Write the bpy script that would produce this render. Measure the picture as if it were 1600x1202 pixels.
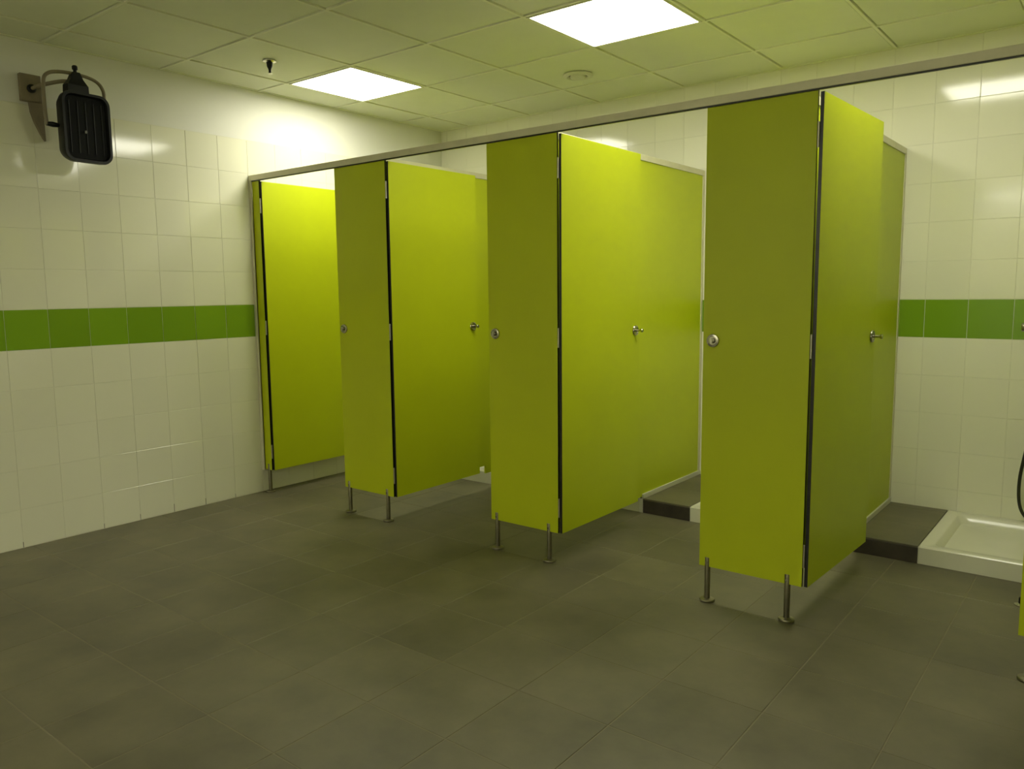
import bpy, bmesh, math, random
from mathutils import Matrix, Vector
random.seed(7)
PI = math.pi
S = bpy.context.scene
C = S.collection
for o in list(bpy.data.objects):
    bpy.data.objects.remove(o)

# ------------------------------------------------------------------ camera
YAW, PITCH, ROLL = -0.6687, -0.1182, -0.0106
FPX = 1226.74
fw = Vector((math.sin(YAW) * math.cos(PITCH), math.cos(YAW) * math.cos(PITCH), math.sin(PITCH)))
rt = Vector((math.cos(YAW), -math.sin(YAW), 0))
up = rt.cross(fw)
r2 = math.cos(ROLL) * rt + math.sin(ROLL) * up
u2 = -math.sin(ROLL) * rt + math.cos(ROLL) * up
cam = bpy.data.cameras.new('camera')
cam.sensor_width = 36
cam.lens = 36 * FPX / 1600
cam.clip_start = 0.05
cob = bpy.data.objects.new('camera', cam)
C.objects.link(cob)
cob.matrix_world = Matrix(((r2.x, u2.x, -fw.x, 4.4061), (r2.y, u2.y, -fw.y, -2.9478), (r2.z, u2.z, -fw.z, 1.2844), (0, 0, 0, 1)))
S.camera = cob

# ------------------------------------------------------------------ world, exposure
w = bpy.data.worlds.new('world')
S.world = w
w.use_nodes = True
w.node_tree.nodes['Background'].inputs[0].default_value = (0.02, 0.02, 0.015, 1)
w.node_tree.nodes['Background'].inputs[1].default_value = 0.0
S.view_settings.view_transform = 'Standard'
S.view_settings.look = 'None'
S.view_settings.exposure = 0.0
S.view_settings.gamma = 1.0
S.view_settings.use_curve_mapping = False
LAMP = 21.0                     # radiance of the ceiling light diffusers
LAMP_COL = (1.0, 0.97, 0.80)

# ------------------------------------------------------------------ dimensions
H = 2.546          # ceiling
D = 1.753          # back wall (Y)
XR = 5.85          # right wall
YF = -6.8          # front wall, behind the camera
ZB = 0.149         # underside of panels
ZR0, ZR1 = 1.987, 2.020   # top rail
ST = 0.085         # height of plinth and trays
SY = 1.0           # front of plinth and trays
PT = 0.013         # panel thickness
TP = 0.2035        # wall tile pitch


# ------------------------------------------------------------------ materials
def mat(name, col, rough=0.5, metal=0.0, noise=None, nscale=20, bump=0.0, bscale=60, rnd=0.0, spec=0.5, col2=None, coat=0.0, rvar=0.0):
    m = bpy.data.materials.new(name)
    m.use_nodes = True
    nt = m.node_tree
    b = nt.nodes['Principled BSDF']
    b.inputs['Roughness'].default_value = rough
    b.inputs['Metallic'].default_value = metal
    b.inputs['Specular IOR Level'].default_value = spec
    b.inputs['Coat Weight'].default_value = coat
    b.inputs['Coat Roughness'].default_value = 0.08
    b.inputs['Base Color'].default_value = (*col, 1)
    tc = nt.nodes.new('ShaderNodeTexCoord')
    geo = nt.nodes.new('ShaderNodeNewGeometry')
    src = geo.outputs['Position']
    out = None
    if noise is not None or rnd:
        rgb = nt.nodes.new('ShaderNodeRGB')
        rgb.outputs[0].default_value = (*col, 1)
        out = rgb.outputs[0]
    if noise is not None:
        n = nt.nodes.new('ShaderNodeTexNoise')
        n.inputs['Scale'].default_value = nscale
        n.inputs['Detail'].default_value = 8
        n.inputs['Roughness'].default_value = 0.62
        nt.links.new(src, n.inputs['Vector'])
        rp = nt.nodes.new('ShaderNodeValToRGB')
        rp.color_ramp.elements[0].position = 0.3
        rp.color_ramp.elements[1].position = 0.7
        c2 = col2 or tuple(max(0, c * (1 - noise)) for c in col)
        rp.color_ramp.elements[0].color = (*c2, 1)
        rp.color_ramp.elements[1].color = (*tuple(min(1, c * (1 + noise * 0.6)) for c in col), 1)
        nt.links.new(n.outputs['Fac'], rp.inputs['Fac'])
        out = rp.outputs[0]
        if rvar:
            mr = nt.nodes.new('ShaderNodeMapRange')
            mr.inputs['To Min'].default_value = rough - rvar
            mr.inputs['To Max'].default_value = rough + rvar
            nt.links.new(n.outputs['Fac'], mr.inputs['Value'])
            nt.links.new(mr.outputs[0], b.inputs['Roughness'])
    if rnd:
        oi = nt.nodes.new('ShaderNodeObjectInfo')
        hs = nt.nodes.new('ShaderNodeHueSaturation')
        mr = nt.nodes.new('ShaderNodeMapRange')
        mr.inputs['To Min'].default_value = 1 - rnd
        mr.inputs['To Max'].default_value = 1 + rnd
        nt.links.new(oi.outputs['Random'], mr.inputs['Value'])
        nt.links.new(mr.outputs[0], hs.inputs['Value'])
        nt.links.new(out, hs.inputs['Color'])
        out = hs.outputs[0]
    if out is not None:
        nt.links.new(out, b.inputs['Base Color'])
    if bump:
        n2 = nt.nodes.new('ShaderNodeTexNoise')
        n2.inputs['Scale'].default_value = bscale
        n2.inputs['Detail'].default_value = 4
        nt.links.new(src, n2.inputs['Vector'])
        bp = nt.nodes.new('ShaderNodeBump')
        bp.inputs['Strength'].default_value = bump
        bp.inputs['Distance'].default_value = 0.004
        nt.links.new(n2.outputs['Fac'], bp.inputs['Height'])
        nt.links.new(bp.outputs[0], b.inputs['Normal'])
    return m


M = {}
M['plaster'] = mat('white_paint', (0.74, 0.735, 0.67), 0.6, spec=0.3, noise=0.03, nscale=3)
M['tile'] = mat('white_glazed_tile', (0.78, 0.77, 0.62), 0.09, rnd=0.02, bump=0.015, bscale=6)
M['green_tile'] = mat('green_glazed_tile', (0.18, 0.33, 0.016), 0.18, rnd=0.07, bump=0.03, bscale=6)
M['grout'] = mat('pale_grout', (0.71, 0.70, 0.56), 0.8)
M['floor_tile'] = mat('grey_stoneware', (0.136, 0.122, 0.070), 0.48, noise=0.36, nscale=2.6, rnd=0.07, bump=0.06, bscale=30, rvar=0.06)
M['floor_grout'] = mat('floor_grout', (0.20, 0.183, 0.115), 0.85)
M['riser'] = mat('dark_riser_tile', (0.045, 0.035, 0.024), 0.5, noise=0.5, nscale=9, bump=0.08)
M['ceil'] = mat('ceiling_board', (0.80, 0.82, 0.66), 0.9, noise=0.04, nscale=2.5, rnd=0.02, bump=0.05, bscale=220)
M['ceil_grid'] = mat('ceiling_grid_metal', (0.85, 0.86, 0.68), 0.6)
M['dirt'] = mat('dark_joint_dirt', (0.05, 0.045, 0.03), 0.9)
M['void'] = mat('ceiling_void', (0.10, 0.10, 0.07), 0.9)
M['lime'] = mat('lime_laminate', (0.48, 0.55, 0.006), 0.45, spec=0.35, noise=0.05, nscale=2.5, bump=0.02, bscale=250)
M['core'] = mat('black_laminate_core', (0.008, 0.008, 0.008), 0.35)
M['steel'] = mat('brushed_steel', (0.52, 0.50, 0.42), 0.36, 1.0, noise=0.1, nscale=30)
M['foot_steel'] = mat('dull_steel', (0.24, 0.22, 0.15), 0.34, 0.9, noise=0.15, nscale=40)
M['chrome'] = mat('chrome', (0.44, 0.42, 0.34), 0.22, 1.0)
M['rail'] = mat('satin_aluminium', (0.64, 0.61, 0.44), 0.42, 0.15, noise=0.06, nscale=12)
M['alu_white'] = mat('pale_aluminium', (0.72, 0.71, 0.64), 0.35, 0.35)
M['acrylic'] = mat('white_shower_tray', (0.68, 0.67, 0.54), 0.22, noise=0.03, nscale=4)
M['black'] = mat('black_plastic', (0.005, 0.0055, 0.005), 0.42, spec=0.28, noise=0.2, nscale=30)
M['black_gloss'] = mat('black_mesh_screen', (0.004, 0.0045, 0.005), 0.55, spec=0.12, noise=0.3, nscale=90)
M['beige'] = mat('beige_metal', (0.20, 0.165, 0.10), 0.5, noise=0.12, nscale=25)
M['white_plastic'] = mat('white_plastic', (0.70, 0.70, 0.56), 0.45)
M['hose'] = mat('dark_hose', (0.05, 0.05, 0.04), 0.3, 0.7)
em = bpy.data.materials.new('light_diffuser')
em.use_nodes = True
for n in list(em.node_tree.nodes):
    em.node_tree.nodes.remove(n)
e1 = em.node_tree.nodes.new('ShaderNodeEmission')
e1.inputs[0].default_value = (*LAMP_COL, 1)
e1.inputs[1].default_value = LAMP
e2 = em.node_tree.nodes.new('ShaderNodeOutputMaterial')
em.node_tree.links.new(e1.outputs[0], e2.inputs[0])
M['emit'] = em


# ------------------------------------------------------------------ mesh helpers
def link(name, me, parent=None):
    o = bpy.data.objects.new(name, me)
    C.objects.link(o)
    if parent is not None:
        o.parent = parent
    return o


def from_bm(name, bm, m, parent=None, smooth=False):
    bmesh.ops.recalc_face_normals(bm, faces=bm.faces)
    me = bpy.data.meshes.new(name)
    bm.to_mesh(me)
    bm.free()
    for x in (m if isinstance(m, (list, tuple)) else [m]):
        me.materials.append(M[x])
    if smooth:
        for p in me.polygons:
            p.use_smooth = True
        try:
            me.set_sharp_from_angle(angle=0.6)
        except Exception:
            pass
    return link(name, me, parent)


def add_box(bm, x0, x1, y0, y1, z0, z1, bev=0.0, mi=0):
    r = bmesh.ops.create_cube(bm, size=1)
    vs = r['verts']
    bmesh.ops.scale(bm, vec=(x1 - x0, y1 - y0, z1 - z0), verts=vs)
    bmesh.ops.translate(bm, vec=((x0 + x1) / 2, (y0 + y1) / 2, (z0 + z1) / 2), verts=vs)
    fs = {f for v in vs for f in v.link_faces}
    for f in fs:
        f.material_index = mi
    if bev:
        es = list({e for v in vs for e in v.link_edges})
        bmesh.ops.bevel(bm, geom=es, offset=bev, segments=2, affect='EDGES', profile=0.6)
    return vs


def box(name, x0, x1, y0, y1, z0, z1, m, parent=None, bev=0.0):
    bm = bmesh.new()
    add_box(bm, x0, x1, y0, y1, z0, z1, bev)
    return from_bm(name, bm, m, parent)


def lathe(bm, prof, n=24, mtx=None, mi=0):
    """prof: list of (r, z) around the z axis"""
    rings = []
    for r, z in prof:
        if r < 1e-6:
            rings.append([bm.verts.new((0, 0, z))])
        else:
            rings.append([bm.verts.new((r * math.cos(2 * PI * i / n), r * math.sin(2 * PI * i / n), z)) for i in range(n)])
    for a, b in zip(rings, rings[1:]):
        if len(a) == 1 and len(b) == 1:
            continue
        for i in range(n):
            j = (i + 1) % n
            if len(a) == 1:
                f = bm.faces.new((a[0], b[i], b[j]))
            elif len(b) == 1:
                f = bm.faces.new((a[i], a[j], b[0]))
            else:
                f = bm.faces.new((a[i], a[j], b[j], b[i]))
            f.material_index = mi
    if mtx is not None:
        bmesh.ops.transform(bm, matrix=mtx, verts=[v for r in rings for v in r])


def tube(bm, pts, r, n=10, sub=6):
    P = [Vector(p) for p in pts]
    if sub > 1 and len(P) > 2:
        Q = []
        for i in range(len(P) - 1):
            p0 = P[max(i - 1, 0)]; p1 = P[i]; p2 = P[i + 1]; p3 = P[min(i + 2, len(P) - 1)]
            for k in range(sub):
                t = k / sub
                Q.append(0.5 * ((2 * p1) + (p2 - p0) * t + (2 * p0 - 5 * p1 + 4 * p2 - p3) * t * t + (3 * p1 - p0 - 3 * p2 + p3) * t ** 3))
        Q.append(P[-1])
        P = Q
    rings = []
    nrm = None
    for i, p in enumerate(P):
        t = (P[min(i + 1, len(P) - 1)] - P[max(i - 1, 0)]).normalized()
        if nrm is None:
            nrm = t.orthogonal().normalized()
        else:
            nrm = (nrm - t * nrm.dot(t)).normalized()
        bn = t.cross(nrm)
        rings.append([bm.verts.new(p + r * (math.cos(2 * PI * k / n) * nrm + math.sin(2 * PI * k / n) * bn)) for k in range(n)])
    for a, b in zip(rings, rings[1:]):
        for k in range(n):
            bm.faces.new((a[k], a[(k + 1) % n], b[(k + 1) % n], b[k]))
    bm.faces.new(rings[0])
    bm.faces.new(list(reversed(rings[-1])))


def tag(o, label, cat, group=None):
    o['label'] = label
    o['category'] = cat
    if group:
        o['group'] = group
    return o


def empty(name, loc=(0, 0, 0), rz=0.0):
    o = bpy.data.objects.new(name, None)
    C.objects.link(o)
    o.location = loc
    o.rotation_euler = (0, 0, rz)
    o.empty_display_size = 0.05
    return o


def struct(o):
    o['kind'] = 'structure'
    return o


def tile_verts(w, h, t, c):
    """chamfered slab in the uv plane, face at +t"""
    x, y = w / 2, h / 2
    v = [(-x, -y, 0), (x, -y, 0), (x, y, 0), (-x, y, 0),
         (-x, -y, t - c), (x, -y, t - c), (x, y, t - c), (-x, y, t - c),
         (-x + c, -y + c, t), (x - c, -y + c, t), (x - c, y - c, t), (-x + c, y - c, t)]
    f = [(8, 9, 10, 11)]
    for i in range(4):
        j = (i + 1) % 4
        f.append((i, j, 4 + j, 4 + i))
        f.append((4 + i, 4 + j, 8 + j, 8 + i))
    return v, f


TM = {}


def tile_mesh(name, w, h, t, c, m):
    k = (name, round(w, 4), round(h, 4), m)
    if k not in TM:
        v, f = tile_verts(w, h, t, c)
        me = bpy.data.meshes.new(name)
        me.from_pydata(v, [], f)
        me.materials.append(M[m])
        TM[k] = me
    return TM[k]


def edges_between(a, b, base, pitch):
    """list of joints from a to b with joints at base + k*pitch"""
    k0 = math.ceil((a - base) / pitch + 1e-6)
    out = [a]
    x = base + k0 * pitch
    while x < b - 1e-6:
        if x - out[-1] > 0.012:
            out.append(x)
        x += pitch
    if b - out[-1] < 0.012:
        out[-1] = b
    else:
        out.append(b)
    return out


def tile_field(parent, us, vs, place, t, joint, chamf, matfn, name, single, tilt=0.0, stuffname=None):
    """place(u, v) -> 4x4 frame of the tile. single(u, v) True -> object of its own, else joined"""
    sv, sf, smat = [], [], []
    mats = []
    for i in range(len(us) - 1):
        for j in range(len(vs) - 1):
            uw, vh = us[i + 1] - us[i] - joint, vs[j + 1] - vs[j] - joint
            if uw < 0.004 or vh < 0.004:
                continue
            uc, vc = (us[i] + us[i + 1]) / 2, (vs[j] + vs[j + 1]) / 2
            mm = matfn(uc, vc)
            mx = place(uc, vc)
            if tilt:
                mx = mx @ Matrix.Rotation(random.gauss(0, tilt), 4, 'X') @ Matrix.Rotation(random.gauss(0, tilt), 4, 'Y')
            if single(uc, vc):
                o = link(name, tile_mesh(name, uw, vh, t, chamf, mm), parent)
                o.matrix_world = mx
            else:
                v, f = tile_verts(uw, vh, t, chamf)
                b = len(sv)
                sv += [mx @ Vector(p) for p in v]
                sf += [tuple(b + q for q in ff) for ff in f]
                if mm not in mats:
                    mats.append(mm)
                smat += [mats.index(mm)] * len(f)
    if sv:
        me = bpy.data.meshes.new(stuffname or name)
        me.from_pydata(sv, [], sf)
        for mm in mats:
            me.materials.append(M[mm])
        me.polygons.foreach_set('material_index', smat)
        o = link(stuffname or (name + '_field'), me, parent)
        o['kind'] = 'stuff'


# ------------------------------------------------------------------ room shell
TT = 0.008   # wall tile thickness
GR = 0.0016  # depth of the joints between the wall tiles
wl = struct(box('wall_left', -0.15, -GR, YF - 0.15, D + 0.15, -0.1, H + 0.1, 'grout'))
wb = struct(box('wall_back', -0.15, XR + 0.15, D + GR, D + 0.15, -0.1, H + 0.1, 'grout'))
wr = struct(box('wall_right', XR + GR, XR + 0.15, YF - 0.15, D + 0.15, -0.1, H + 0.1, 'grout'))
wf = struct(box('wall_front', -0.15, XR + 0.15, YF - 0.15, YF - GR, -0.1, H + 0.1, 'grout'))
fl = struct(box('floor', -0.15, XR + 0.15, YF - 0.15, D + 0.15, -0.12, -0.0012, 'floor_grout'))
ce = struct(box('ceiling', -0.15, XR + 0.15, YF - 0.15, D + 0.15, H + 0.05, H + 0.15, 'void'))

BAND = 1.014
ZTOP = BAND + 6 * TP          # top of the tiling on the left wall
zrows = edges_between(0.0, ZTOP, BAND, TP)
zrows_back = edges_between(0.0, H + 0.045, BAND, TP)


def wmat(u, v):
    return 'green_tile' if BAND < v < BAND + TP else 'tile'


def fr(o, ux, uy, uz):
    m = Matrix.Identity(4)
    for c, a in enumerate((ux, uy, uz)):
        for r in range(3):
            m[r][c] = a[r]
    for r in range(3):
        m[r][3] = o[r]
    return m


# painted plaster above the tiling
box('plaster_band', -TT, -0.0010, YF, D + TT, ZTOP + 0.002, H + 0.05, 'plaster', wl)
tile_field(wl, edges_between(YF, D, -0.217, TP), zrows,
           lambda u, v: fr((-TT, u, v), (0, 1, 0), (0, 0, 1), (1, 0, 0)), TT, 0.0022, 0.0007, wmat, 'wall_tile',
           lambda u, v: u > -2.4, 0.003, 'tile_field')
tile_field(wb, edges_between(0.0, XR, 3.728, TP), zrows_back,
           lambda u, v: fr((u, D + TT, v), (-1, 0, 0), (0, 0, 1), (0, -1, 0)), TT, 0.0022, 0.0007, wmat, 'wall_tile',
           lambda u, v: u < 4.55, 0.003, 'tile_field')
box('plaster_band', XR + 0.0010, XR + TT, YF, D + TT, ZTOP + 0.002, H + 0.05, 'plaster', wr)
tile_field(wr, edges_between(YF, D, -0.217, TP), zrows,
           lambda u, v: fr((XR + TT, u, v), (0, -1, 0), (0, 0, 1), (-1, 0, 0)), TT, 0.0022, 0.0007, wmat, 'wall_tile',
           lambda u, v: False, 0, 'tile_field')
box('plaster_band', 0, XR, YF - TT, YF - 0.0010, ZTOP + 0.002, H + 0.05, 'plaster', wf)
tile_field(wf, edges_between(0, XR, 3.728, TP), zrows,
           lambda u, v: fr((u, YF - TT, v), (1, 0, 0), (0, 0, 1), (0, 1, 0)), TT, 0.0022, 0.0007, wmat, 'wall_tile',
           lambda u, v: False, 0, 'tile_field')

# dirty open joints at the foot of the left wall
for y, h_ in ((-1.438, 0.03), (-1.031, 0.028), (-0.8275, 0.035), (-0.624, 0.05), (-0.4205, 0.04), (-0.217, 0.025)):
    box('open_joint', -GR - 0.001, -0.0004, y - 0.0016, y + 0.0016, 0.001, h_, 'dirt', wl)

# floor tiles
tile_field(fl, edges_between(0, XR, 2.25, 0.3365), edges_between(YF, SY, -1.399, 0.3455),
           lambda u, v: fr((u, v, -0.009), (1, 0, 0), (0, 1, 0), (0, 0, 1)), 0.009, 0.0035, 0.0012,
           lambda u, v: 'floor_tile', 'floor_tile', lambda u, v: u < 4.95 and v > -2.78, 0.0008, 'tile_field')

# ceiling boards and grid
CXL = [0.0, 0.295, 0.88, 1.472, 2.095, 2.72, 3.325, 3.93, 4.535, 5.14, 5.745, XR]
CYL = [YF] + [-1.17 - 0.615 * k for k in range(9, 0, -1)] + [-1.17, -0.55, 0.09, 0.69, 1.31, D]
LIGHT_CELLS = {(0.295, 0.09): 0, (2.095, 0.09): 1, (3.325, 0.09): 2, 
               (0.295, CYL[1]): 3, (1.472, CYL[1]): 4, (2.72, CYL[1]): 5, (3.93, CYL[1]): 6, (5.14, CYL[1]): 7,  # unseen rear row, added as fill to brighten the panel fronts
               (1.472, CYL[3]): 8}  # one more added fill light, also out of view


def is_light(i, j):
    return (CXL[i], CYL[j]) in LIGHT_CELLS


for i in range(len(CXL) - 1):
    for j in range(len(CYL) - 1):
        if is_light(i, j):
            continue
        w_, h_ = CXL[i + 1] - CXL[i] - 0.025, CYL[j + 1] - CYL[j] - 0.025
        o = link('ceiling_tile', tile_mesh('ceiling_tile', w_, h_, 0.02, 0.002, 'ceil'), ce)
        o.matrix_world = fr(((CXL[i] + CXL[i + 1]) / 2, (CYL[j] + CYL[j + 1]) / 2, H + 0.0235), (1, 0, 0), (0, -1, 0), (0, 0, -1)) @ \
            Matrix.Rotation(random.gauss(0, 0.0012), 4, 'X') @ Matrix.Rotation(random.gauss(0, 0.0012), 4, 'Y')
for x in CXL[1:-1]:
    box('grid_bar', x - 0.0065, x + 0.0065, YF, D, H - 0.0015, H + 0.03, 'ceil_grid', ce)
for y in CYL[1:-1]:
    box('grid_bar', 0.0, XR, y - 0.0065, y + 0.0065, H - 0.001, H + 0.031, 'ceil_grid', ce)
box('edge_trim', 0.0, 0.018, YF, D, H + 0.0005, H + 0.03, 'ceil_grid', ce)
box('edge_trim', 0.0, XR, D - 0.018, D, H + 0.0002, H + 0.03, 'ceil_grid', ce)
box('edge_trim', XR - 0.018, XR, YF, D, H + 0.0004, H + 0.03, 'ceil_grid', ce)
box('edge_trim', 0.0, XR, YF, YF + 0.018, H + 0.0003, H + 0.03, 'ceil_grid', ce)

# ------------------------------------------------------------------ ceiling lights and added rear fill lights
LLAB = ['square white ceiling light panel nearest the left wall, above the leftmost cubicle',
        'square white ceiling light panel cut by the top edge, above the third cubicle',
        'square white ceiling light panel over the rightmost cubicle, seen only as a tile reflection',
        'added ceiling fill light behind the camera, rear row, beside the left wall',
        'added ceiling fill light behind the camera, rear row, second from the left wall',
        'added ceiling fill light behind the camera, rear row, middle of the five',
        'added ceiling fill light behind the camera, rear row, second from the right wall',
        'added ceiling fill light behind the camera, rear row, beside the right wall',
        'added ceiling fill light behind the camera, standing alone in the nearer row']
for (x, y), k in LIGHT_CELLS.items():
    i, j = CXL.index(x), CYL.index(y)
    x0, x1, y0, y1 = CXL[i] + 0.009, CXL[i + 1] - 0.009, CYL[j] + 0.009, CYL[j + 1] - 0.009
    L = tag(empty('ceiling_light', ((x0 + x1) / 2, (y0 + y1) / 2, H)), LLAB[k], 'ceiling light', 'ceiling light panels')
    hx, hy = (x1 - x0) / 2, (y1 - y0) / 2
    bm = bmesh.new()
    b_ = 0.012
    add_box(bm, -hx, hx, -hy, -hy + b_, -0.004, 0.03, 0.001)
    add_box(bm, -hx, hx, hy - b_, hy, -0.004, 0.03, 0.001)
    add_box(bm, -hx, -hx + b_, -hy + b_, hy - b_, -0.004, 0.03, 0.001)
    add_box(bm, hx - b_, hx, -hy + b_, hy - b_, -0.004, 0.03, 0.001)
    from_bm('frame', bm, 'white_plastic', L)
    box('diffuser', -hx + b_, hx - b_, -hy + b_, hy - b_, -0.001, 0.012, 'emit', L)
    box('housing', -hx + 0.001, hx - 0.001, -hy + 0.001, hy - 0.001, 0.031, 0.045, 'white_plastic', L)

# ------------------------------------------------------------------ cubicles
PL = [0.020, 0.8147, 1.937, 3.0578, 4.178]     # front panels, left edge
PR = [0.0882, 1.2282, 2.3449, 3.4772, 4.590]   # front panels, right edge
PX = [None, 1.130, 2.243, 3.395, 4.505]        # right face of the side partitions


def panel(name, pts, axis, t0, t1, parent, edge='core'):
    """flat board: outline pts in the plane normal to axis; wide faces lime, edges black core"""
    bm = bmesh.new()
    def v(p, t):
        return (t, p[0], p[1]) if axis == 'x' else (p[0], t, p[1])
    a = [bm.verts.new(v(p, t0)) for p in pts]
    b = [bm.verts.new(v(p, t1)) for p in pts]
    bm.faces.new(a).material_index = 0
    bm.faces.new(b).material_index = 0
    n = len(pts)
    for i in range(n):
        f = bm.faces.new((a[i], a[(i + 1) % n], b[(i + 1) % n], b[i]))
        f.material_index = 1
    return from_bm(name, bm, ['lime', edge], parent)


def foot(x, parent):
    bm = bmesh.new()
    lathe(bm, [(0, 0.0), (0.0105, 0.0), (0.0115, 0.012), (0.0115, 0.184), (0.0105, 0.187), (0, 0.187)], 20)
    o = from_bm('foot', bm, 'foot_steel', parent, True)
    o.location = (x, PT / 2, 0)
    bm = bmesh.new()
    lathe(bm, [(0, 0.0005), (0.030, 0.0005), (0.031, 0.006), (0.029, 0.010), (0.018, 0.011), (0.0118, 0.013)], 24)
    from_bm('foot_flange', bm, 'foot_steel', o, True)
    bm = bmesh.new()
    lathe(bm, [(0, -0.0009), (0.004, -0.0009), (0.0045, 0.0006), (0, 0.0006)], 12, Matrix.Translation((0, -0.0115, 0.165)) @ Matrix.Rotation(PI / 2, 4, 'X'))
    from_bm('screw', bm, 'chrome', o, True)


def rosette_knob(parent, mtx, stem):
    """round escutcheon with a turn knob; local z points away from the board"""
    bm = bmesh.new()
    lathe(bm, [(0, 0), (0.026, 0), (0.027, 0.003), (0.025, 0.008), (0.018, 0.0095), (0.017, 0.008), (0, 0.008)], 28)
    k = from_bm('knob', bm, 'chrome', parent, True)
    k.matrix_local = mtx
    bm = bmesh.new()
    lathe(bm, [(0, 0.008), (0.006, 0.008), (0.006, stem - 0.012), (0.0095, stem - 0.010), (0.0105, stem - 0.003), (0.008, stem), (0, stem)], 18)
    from_bm('turn_stem', bm, 'chrome', k, True)
    if stem < 0.03:
        bm = bmesh.new()
        add_box(bm, -0.0035, 0.0035, -0.011, 0.011, stem - 0.004, stem + 0.004, 0.001)
        from_bm('thumb_turn', bm, 'steel', k)
    return k


FLAB = ['narrow lime front panel strip against the left tiled wall',
        'lime front panel on two steel feet, second from the left wall',
        'lime front panel on two steel feet, third from the left wall, middle of the row',
        'large nearest lime front panel on two steel feet, right of centre',
        'lime front panel at the right picture edge, only a sliver showing']
for k in range(5):
    R_ = tag(empty('front_panel', (PL[k], 0, 0)), FLAB[k], 'panel', 'lime front panels between the cubicle doors')
    wdt = PR[k] - PL[k]
    panel('board', [(0, ZB), (wdt, ZB), (wdt, ZR0), (0, ZR0)], 'y', 0, PT, R_)
    if k == 0:
        bm = bmesh.new()
        add_box(bm, -0.0195, -0.0165, -0.012, 0.025, ZB - 0.005, ZR0, 0.0)
        add_box(bm, -0.0165, 0.004, -0.012, -0.009, ZB - 0.005, ZR0, 0.0)
        add_box(bm, -0.0165, 0.004, 0.022, 0.025, ZB - 0.005, ZR0, 0.0)
        from_bm('wall_channel', bm, 'rail', R_)
        foot(0.034, R_)
    else:
        foot(0.034, R_)
        foot(wdt - 0.056, R_)
        rosette_knob(R_, fr((0.042, 0, 1.081), (1, 0, 0), (0, 0, 1), (0, -1, 0)), 0.020)

# top rail
bm = bmesh.new()
add_box(bm, 0.0, 5.84, -0.013, 0.026, ZR0, ZR1, 0.0025)
tr = tag(from_bm('top_rail', bm, 'rail'), 'long grey metal rail running along the top of all cubicle fronts', 'rail')
box('dark_strip', 0.026, 5.84, -0.0095, -0.0005, ZR0 - 0.005, ZR0 + 0.0005, 'core', tr)  # thin black line along the underside of the rail

# doors: hinged on the right edge of a front panel, standing open inwards
DLAB = ['open lime door beside the left wall, first and farthest in the row',
        'open lime door with pull knob, second from the left wall',
        'open lime door with pull knob, third from the left wall, middle of the picture',
        'open lime door with pull knob, nearest the camera, right of the largest panel']
DANG = [90.5, 90.3, 89.7, 87.6]
DGAP = [0.0185, 0.0185, 0.0185, 0.0195]
DZ1 = 1.978
for k in range(4):
    hx = PR[k] + DGAP[k]
    R_ = tag(empty('cubicle_door', (hx, 0.008, 0), math.radians(DANG[k])), DLAB[k], 'door', 'open lime cubicle doors')
    # local: x runs along the leaf, y = 0 is the face turned to the right (closed: outer face)
    lw = 0.712
    panel('leaf', [(0, ZB), (lw, ZB), (lw, DZ1), (0, DZ1)], 'y', 0, PT, R_)
    for hz in (1.83, 1.07, 0.27):
        bm = bmesh.new()
        lathe(bm, [(0, -0.045), (0.0042, -0.045), (0.0042, 0.045), (0, 0.045)], 12)
        o = from_bm('hinge', bm, 'steel', R_, True)
        o.location = (-0.004, PT + 0.0025, hz)
        bm = bmesh.new()
        add_box(bm, 0.002, 0.030, -0.0022, 0.0, -0.04, 0.04, 0.0004)
        from_bm('hinge_leaf', bm, 'steel', o)
    rosette_knob(R_, fr((lw - 0.045, 0, 1.075), (1, 0, 0), (0, 0, 1), (0, -1, 0)), 0.046)

# side partitions between the cubicles
SLAB = [None, 'lime side partition behind the second front panel from the left',
        'lime side partition behind the middle door, ending on the grey step',
        'lime side partition behind the nearest door, meeting the back wall tiles',
        'lime side partition behind the panel at the right picture edge']
for k in range(1, 5):
    R_ = tag(empty('side_partition', (PX[k], PT, 0)), SLAB[k], 'partition', 'lime partitions between the cubicles')
    yl = D - PT - 0.002
    ys = SY - PT
    panel('board', [(0.001, ZB), (ys - 0.09, ZB), (ys - 0.09, ST + 0.012), (yl, ST + 0.012), (yl, ZR0 + 0.003), (0.001, ZR0 + 0.003)], 'x', -PT, 0, R_, 'lime')
    bm = bmesh.new()
    add_box(bm, -PT - 0.006, 0.006, 0.014, yl, ZR0, ZR1, 0.002)
    from_bm('top_cap', bm, 'rail', R_)
    bm = bmesh.new()
    add_box(bm, 0.0, 0.005, yl - 0.024, yl, ST + 0.024, ZR0, 0.001)
    add_box(bm, -PT - 0.005, -PT, yl - 0.024, yl, ST + 0.024, ZR0, 0.001)
    from_bm('wall_channel', bm, 'rail', R_)
    bm = bmesh.new()
    add_box(bm, 0.0, 0.009, ys - 0.008, yl, ST + 0.0005, ST + 0.027, 0.001)
    add_box(bm, -PT - 0.009, -PT, ys - 0.008, yl, ST + 0.0005, ST + 0.027, 0.001)
    from_bm('bottom_channel', bm, 'alu_white', R_)
    box('end_trim', -PT - 0.004, 0.004, ys - 0.008, ys - 0.002, 0.002, ST + 0.0005, 'alu_white', R_)

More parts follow.
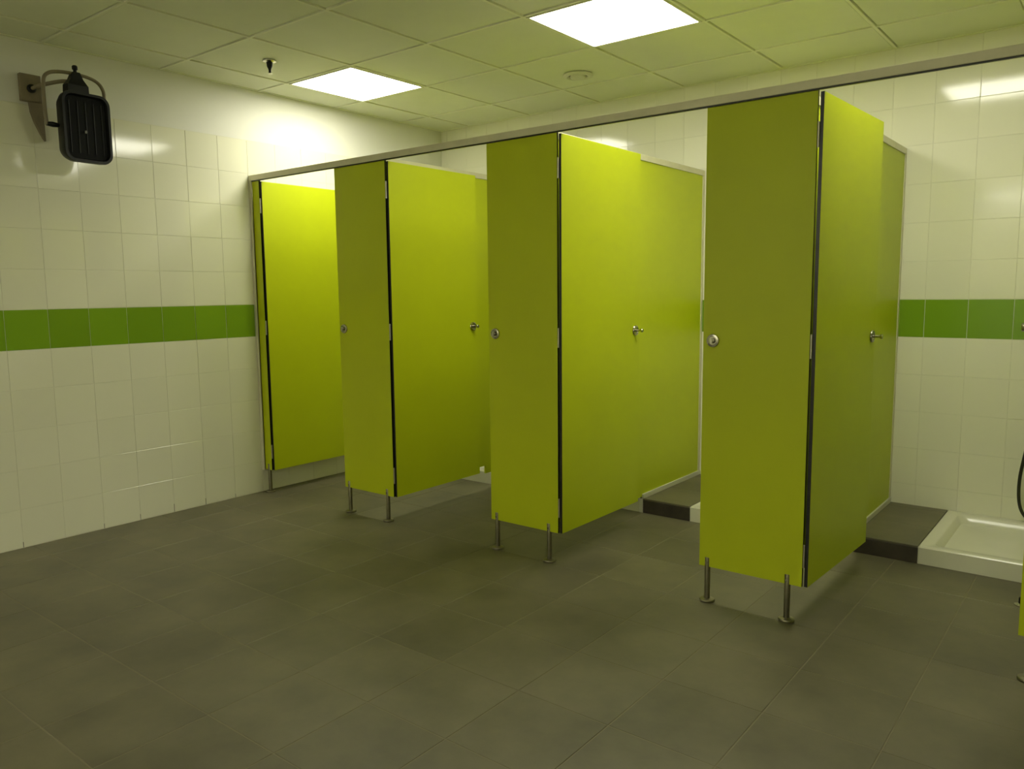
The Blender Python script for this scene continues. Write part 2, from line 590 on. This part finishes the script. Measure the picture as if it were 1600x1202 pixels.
# ------------------------------------------------------------------ grey tiled steps and white shower trays
PLN = [(0.0, 0.2865), (1.130, 1.4115), (2.243, 2.5365), (3.395, 3.6865)]
TRY = [(0.287, 1.112), (1.412, 2.225), (2.537, 3.377), (3.687, 4.487)]
PLAB = ['grey tiled step in the leftmost cubicle beside the left wall',
        'grey tiled step between second partition and its shower tray',
        'grey tiled step with dark riser below the middle door',
        'grey tiled step with dark riser left of the large white shower tray']
TLAB = ['white shower tray in the leftmost cubicle behind the first door',
        'white shower tray in the second cubicle, left of the middle partition',
        'white shower tray peeping out left of the nearest front panel',
        'large white shower tray at the right picture edge under the back wall']
for k in range(4):
    x0, x1 = PLN[k]
    R_ = tag(empty('tiled_step', (x0, SY, 0)), PLAB[k], 'step', 'tiled steps beside the shower trays')
    wdt = x1 - x0
    dp = D - SY - 0.001
    box('step_body', 0.001, wdt - 0.001, 0.009, dp, 0.0, ST - 0.009, 'floor_grout', R_)
    for y0, y1 in ((0.001, 0.34), (0.343, 0.6805), (0.6835, dp)):
        if y1 - y0 > 0.02:
            o = link('tread_tile', tile_mesh('tread_tile', wdt - 0.0006, y1 - y0, 0.009, 0.0012, 'floor_tile'), R_)
            o.matrix_local = fr((wdt / 2, (y0 + y1) / 2, ST - 0.009), (1, 0, 0), (0, 1, 0), (0, 0, 1))
    o = link('riser_tile', tile_mesh('riser_tile', wdt - 0.0006, ST - 0.011, 0.008, 0.001, 'riser'), R_)
    o.matrix_local = fr((wdt / 2, 0.009, (ST - 0.011) / 2), (1, 0, 0), (0, 0, 1), (0, -1, 0))

    x0, x1 = TRY[k]
    R_ = tag(empty('shower_tray', (x0, SY, 0)), TLAB[k], 'shower tray', 'white shower trays')
    W_, dp = x1 - x0, D - SY - 0.001
    bm = bmesh.new()

    def loop(ix, iy0, iy1, z, rr):
        pts = []
        cx = [(W_ - ix - rr, dp - iy1 - rr, 0), (ix + rr, dp - iy1 - rr, 1), (ix + rr, iy0 + rr, 2), (W_ - ix - rr, iy0 + rr, 3)]
        for px, py, q in cx:
            for s in range(5):
                a = q * PI / 2 + s * PI / 8
                pts.append(bm.verts.new((px + rr * math.cos(a), py + rr * math.sin(a), z)))
        return pts
    Ls = [loop(0, 0, 0, 0.001, 0.006), loop(0, 0, 0, ST - 0.006, 0.006), loop(0.005, 0.005, 0.002, ST, 0.008),
          loop(0.055, 0.055, 0.050, ST, 0.035), loop(0.062, 0.062, 0.057, ST - 0.004, 0.035), loop(0.080, 0.080, 0.075, ST - 0.040, 0.04),
          loop(0.095, 0.095, 0.09, ST - 0.047, 0.04), loop(0.25, 0.25, 0.25, ST - 0.052, 0.05)]
    for a, b in zip(Ls, Ls[1:]):
        for i in range(20):
            bm.faces.new((a[i], a[(i + 1) % 20], b[(i + 1) % 20], b[i]))
    bm.faces.new(Ls[-1])
    from_bm('tray_body', bm, 'acrylic', R_, True)
    bm = bmesh.new()
    lathe(bm, [(0.0, ST - 0.046), (0.030, ST - 0.046), (0.043, ST - 0.048), (0.045, ST - 0.052)], 24, Matrix.Translation((W_ * 0.66, dp / 2, 0)))
    from_bm('drain_cover', bm, 'chrome', R_, True)

# ------------------------------------------------------------------ wall heater
HT = tag(empty('wall_heater', (0.0, -1.24, 2.31)), 'black rounded heater head on a tubular bracket high on the left wall', 'heater')


def rrect(bm, xw, zw, rr, x, cy=0.0, cz=0.0, n=6):
    pts = []
    for sy, sz, q in ((1, 1, 0), (-1, 1, 1), (-1, -1, 2), (1, -1, 3)):
        for s in range(n + 1):
            a = q * PI / 2 + s * PI / 2 / n
            pts.append(bm.verts.new((x, cy + sy * (xw / 2 - rr) + rr * math.cos(a), cz + sz * (zw / 2 - rr) + rr * math.sin(a))))
    return pts


def skin(bm, loops, cap0=True, cap1=True):
    for a, b in zip(loops, loops[1:]):
        n = len(a)
        for i in range(n):
            bm.faces.new((a[i], a[(i + 1) % n], b[(i + 1) % n], b[i]))
    if cap0:
        bm.faces.new(loops[0])
    if cap1:
        bm.faces.new(loops[-1])


# wall plate with gusset (local to the empty: y along the wall, x out of the wall)
o = box('wall_plate', 0.0005, 0.03, -0.048, 0.048, -0.062, 0.07, 'beige', HT, 0.004)
bm = bmesh.new()
prof = [(-0.010, -0.055), (0.050, -0.055), (0.052, -0.12), (0.054, -0.245), (0.046, -0.235), (0.030, -0.205), (0.010, -0.16), (-0.005, -0.11)]
a_ = [bm.verts.new((0.001, y, z)) for y, z in prof]
b2 = [bm.verts.new((0.022, y, z)) for y, z in prof]
skin(bm, [a_, b2])
from_bm('gusset', bm, 'beige', HT)
bm = bmesh.new()
lathe(bm, [(0, 0.03), (0.021, 0.03), (0.021, 0.038), (0.016, 0.042), (0, 0.042)], 20, Matrix.Rotation(PI / 2, 4, 'Y'))
from_bm('pivot_cap', bm, 'black', HT, True)

HC = Vector((0.215, 0.158, -0.195))         # head centre, local
hyaw = math.radians(4)
hm = Matrix.Translation(HC) @ Matrix.Rotation(hyaw, 4, 'Z')
bm = bmesh.new()
skin(bm, [rrect(bm, 0.17, 0.26, 0.04, -0.052), rrect(bm, 0.215, 0.31, 0.05, -0.040), rrect(bm, 0.236, 0.335, 0.052, 0.0),
          rrect(bm, 0.240, 0.340, 0.052, 0.030), rrect(bm, 0.236, 0.336, 0.050, 0.040), rrect(bm, 0.212, 0.312, 0.042, 0.040),
          rrect(bm, 0.200, 0.300, 0.038, 0.022)])
bmesh.ops.transform(bm, matrix=hm, verts=bm.verts)
hd = from_bm('heater_head', bm, 'black', HT, True)
bm = bmesh.new()
skin(bm, [rrect(bm, 0.199, 0.299, 0.037, 0.0225), rrect(bm, 0.199, 0.299, 0.037, 0.0245)])
bmesh.ops.transform(bm, matrix=hm, verts=bm.verts)
from_bm('front_screen', bm, 'black_gloss', hd)
for i in range(5):
    bm = bmesh.new()
    y = -0.08 + i * 0.04
    add_box(bm, 0.0246, 0.027, y - 0.0022, y + 0.0022, -0.125, 0.125, 0.001)
    bmesh.ops.transform(bm, matrix=hm, verts=bm.verts)
    from_bm('slat', bm, 'black', hd)
bm = bmesh.new()
lathe(bm, [(0, 0.031), (0.009, 0.031), (0.008, 0.034), (0, 0.035)], 16, hm @ Matrix.Translation((0, -0.008, -0.02)) @ Matrix.Rotation(PI / 2, 4, 'Y'))
from_bm('badge', bm, 'hose', hd, True)
# tubular yoke
bm = bmesh.new()
yk = [(0.0, -0.172, -0.005), (0.0, -0.177, 0.06), (0.0, -0.175, 0.19), (0.0, -0.155, 0.237), (0.0, -0.095, 0.258), (0.0, 0.0, 0.262),
      (0.0, 0.075, 0.250), (0.0, 0.112, 0.218), (0.0, 0.120, 0.16), (-0.012, 0.112, 0.0)]
tube(bm, [hm @ Vector((x - 0.01, y, z)) for x, y, z in yk], 0.0085, 12, 6)
yo = from_bm('yoke', bm, 'beige', HT, True)
for s, yy in ((-1, -0.146), (1, 0.104)):
    bm = bmesh.new()
    lathe(bm, [(0, -0.028), (0.010, -0.028), (0.013, 0.0), (0.010, 0.028), (0, 0.028)], 16, hm @ Matrix.Translation((-0.01, yy, 0.0)) @ Matrix.Rotation(PI / 2, 4, 'X'))
    from_bm('side_knob', bm, 'black', yo, True)
bm = bmesh.new()
skin(bm, [[bm.verts.new((x_, y_ - 0.022, z_)) for x_, y_ in ((-w1, -w2), (w0, -w2), (w0, w2), (-w1, w2))] for z_, w0, w1, w2 in ((0.160, 0.018, 0.035, 0.052), (0.205, 0.018, 0.034, 0.050), (0.235, 0.012, 0.026, 0.030), (0.268, 0.010, 0.022, 0.016))])
bmesh.ops.transform(bm, matrix=hm, verts=bm.verts)
cl = from_bm('clamp', bm, 'black', HT)
bm = bmesh.new()
lathe(bm, [(0, 0.26), (0.008, 0.26), (0.008, 0.280), (0.013, 0.283), (0.013, 0.297), (0.009, 0.302), (0, 0.302)], 16, hm @ Matrix.Translation((-0.005, -0.022, 0.0)))
from_bm('clamp_knob', bm, 'black', cl, True)
bm = bmesh.new()
tube(bm, [(0.03, 0.0, 0.0), (0.10, 0.02, 0.01), (0.17, 0.09, 0.03), (0.19, 0.145, 0.03)], 0.0095, 12, 6)
from_bm('arm', bm, 'beige', HT, True)

# ------------------------------------------------------------------ ceiling fittings
SP = tag(empty('sprinkler_head', (0.62, -0.258, H)), 'small dark sprinkler head on the ceiling left of the first light', 'sprinkler')
bm = bmesh.new()
lathe(bm, [(0, -0.001), (0.037, -0.001), (0.036, -0.005), (0.020, -0.010), (0.018, -0.008), (0, -0.008)], 24)
from_bm('escutcheon', bm, 'chrome', SP, True)
bm = bmesh.new()
lathe(bm, [(0, -0.008), (0.017, -0.008), (0.015, -0.030), (0.009, -0.042), (0.007, -0.050), (0.007, -0.066), (0.004, -0.066)], 16)
from_bm('nozzle', bm, 'black', SP, True)
bm = bmesh.new()
lathe(bm, [(0, -0.066), (0.013, -0.066), (0.014, -0.068), (0, -0.069)], 16)
from_bm('deflector', bm, 'steel', SP, True)
AV = tag(empty('air_valve', (1.748, 1.074, H)), 'round white ceiling air valve between the two lights, near the back wall', 'air valve')
bm = bmesh.new()
lathe(bm, [(0.055, 0.0), (0.086, 0.0), (0.088, -0.004), (0.082, -0.012), (0.066, -0.016), (0.058, -0.010), (0.055, 0.0)], 36)
from_bm('ring', bm, 'white_plastic', AV, True)
bm = bmesh.new()
lathe(bm, [(0, -0.003), (0.042, -0.004), (0.047, -0.010), (0.043, -0.020), (0.020, -0.024), (0, -0.024)], 32)
from_bm('cone', bm, 'white_plastic', AV, True)
bm = bmesh.new()
lathe(bm, [(0, 0.0005), (0.056, 0.0005), (0.056, -0.002), (0, -0.002)], 32)
from_bm('throat', bm, 'void', AV)

# ------------------------------------------------------------------ shower fittings at the right edge
SH = tag(empty('shower_mixer', (4.07, D, 1.08)), 'dark hose and tap of a shower on back wall tiles, right edge', 'shower')
bm = bmesh.new()
lathe(bm, [(0, -0.095), (0.020, -0.095), (0.022, -0.09), (0.022, -0.062), (0.018, -0.058), (0.018, 0.058), (0.022, 0.062), (0.022, 0.09), (0.020, 0.095), (0, 0.095)], 20,
      Matrix.Translation((0, -0.06, 0)) @ Matrix.Rotation(PI / 2, 4, 'Y'))
from_bm('mixer_bar', bm, 'chrome', SH, True)
for sx in (-0.05, 0.05):
    bm = bmesh.new()
    lathe(bm, [(0, 0.001), (0.028, 0.001), (0.027, 0.006), (0.012, 0.010), (0.012, 0.05), (0, 0.05)], 20, Matrix.Translation((sx, 0, 0)) @ Matrix.Rotation(PI / 2, 4, 'X'))
    from_bm('wall_union', bm, 'chrome', SH, True)
bm = bmesh.new()
tube(bm, [(0.0, -0.06, -0.02), (-0.005, -0.06, -0.2), (-0.035, -0.06, -0.55), (-0.062, -0.06, -0.78), (-0.045, -0.06, -0.93), (0.03, -0.06, -0.985), (0.10, -0.06, -0.9),
          (0.14, -0.06, -0.55), (0.14, -0.06, 0.2), (0.13, -0.06, 0.72)], 0.008, 10, 8)
from_bm('hose', bm, 'hose', SH, True)
bm = bmesh.new()
tube(bm, [(0.13, -0.055, 0.70), (0.13, -0.058, 0.80), (0.13, -0.075, 0.90)], 0.012, 12, 6)
lathe(bm, [(0, 0), (0.04, 0), (0.042, 0.008), (0.02, 0.03), (0, 0.032)], 20, Matrix.Translation((0.13, -0.115, 0.905)) @ Matrix.Rotation(math.radians(-60), 4, 'X'))
from_bm('hand_shower', bm, 'chrome', SH, True)
bm = bmesh.new()
add_box(bm, 0.115, 0.145, -0.045, -0.001, 0.74, 0.78, 0.004)
from_bm('holder', bm, 'chrome', SH)

FS = tag(empty('floor_stop', (4.128, 0.715, 0)), 'small chrome fitting on the floor by the right picture edge', 'floor stop')
bm = bmesh.new()
lathe(bm, [(0, 0.0005), (0.027, 0.0005), (0.027, 0.004), (0.015, 0.008), (0.011, 0.010)], 20)
from_bm('base', bm, 'chrome', FS, True)
bm = bmesh.new()
lathe(bm, [(0, 0.008), (0.012, 0.008), (0.012, 0.030), (0.009, 0.034), (0, 0.034)], 20)
from_bm('buffer', bm, 'black', FS, True)
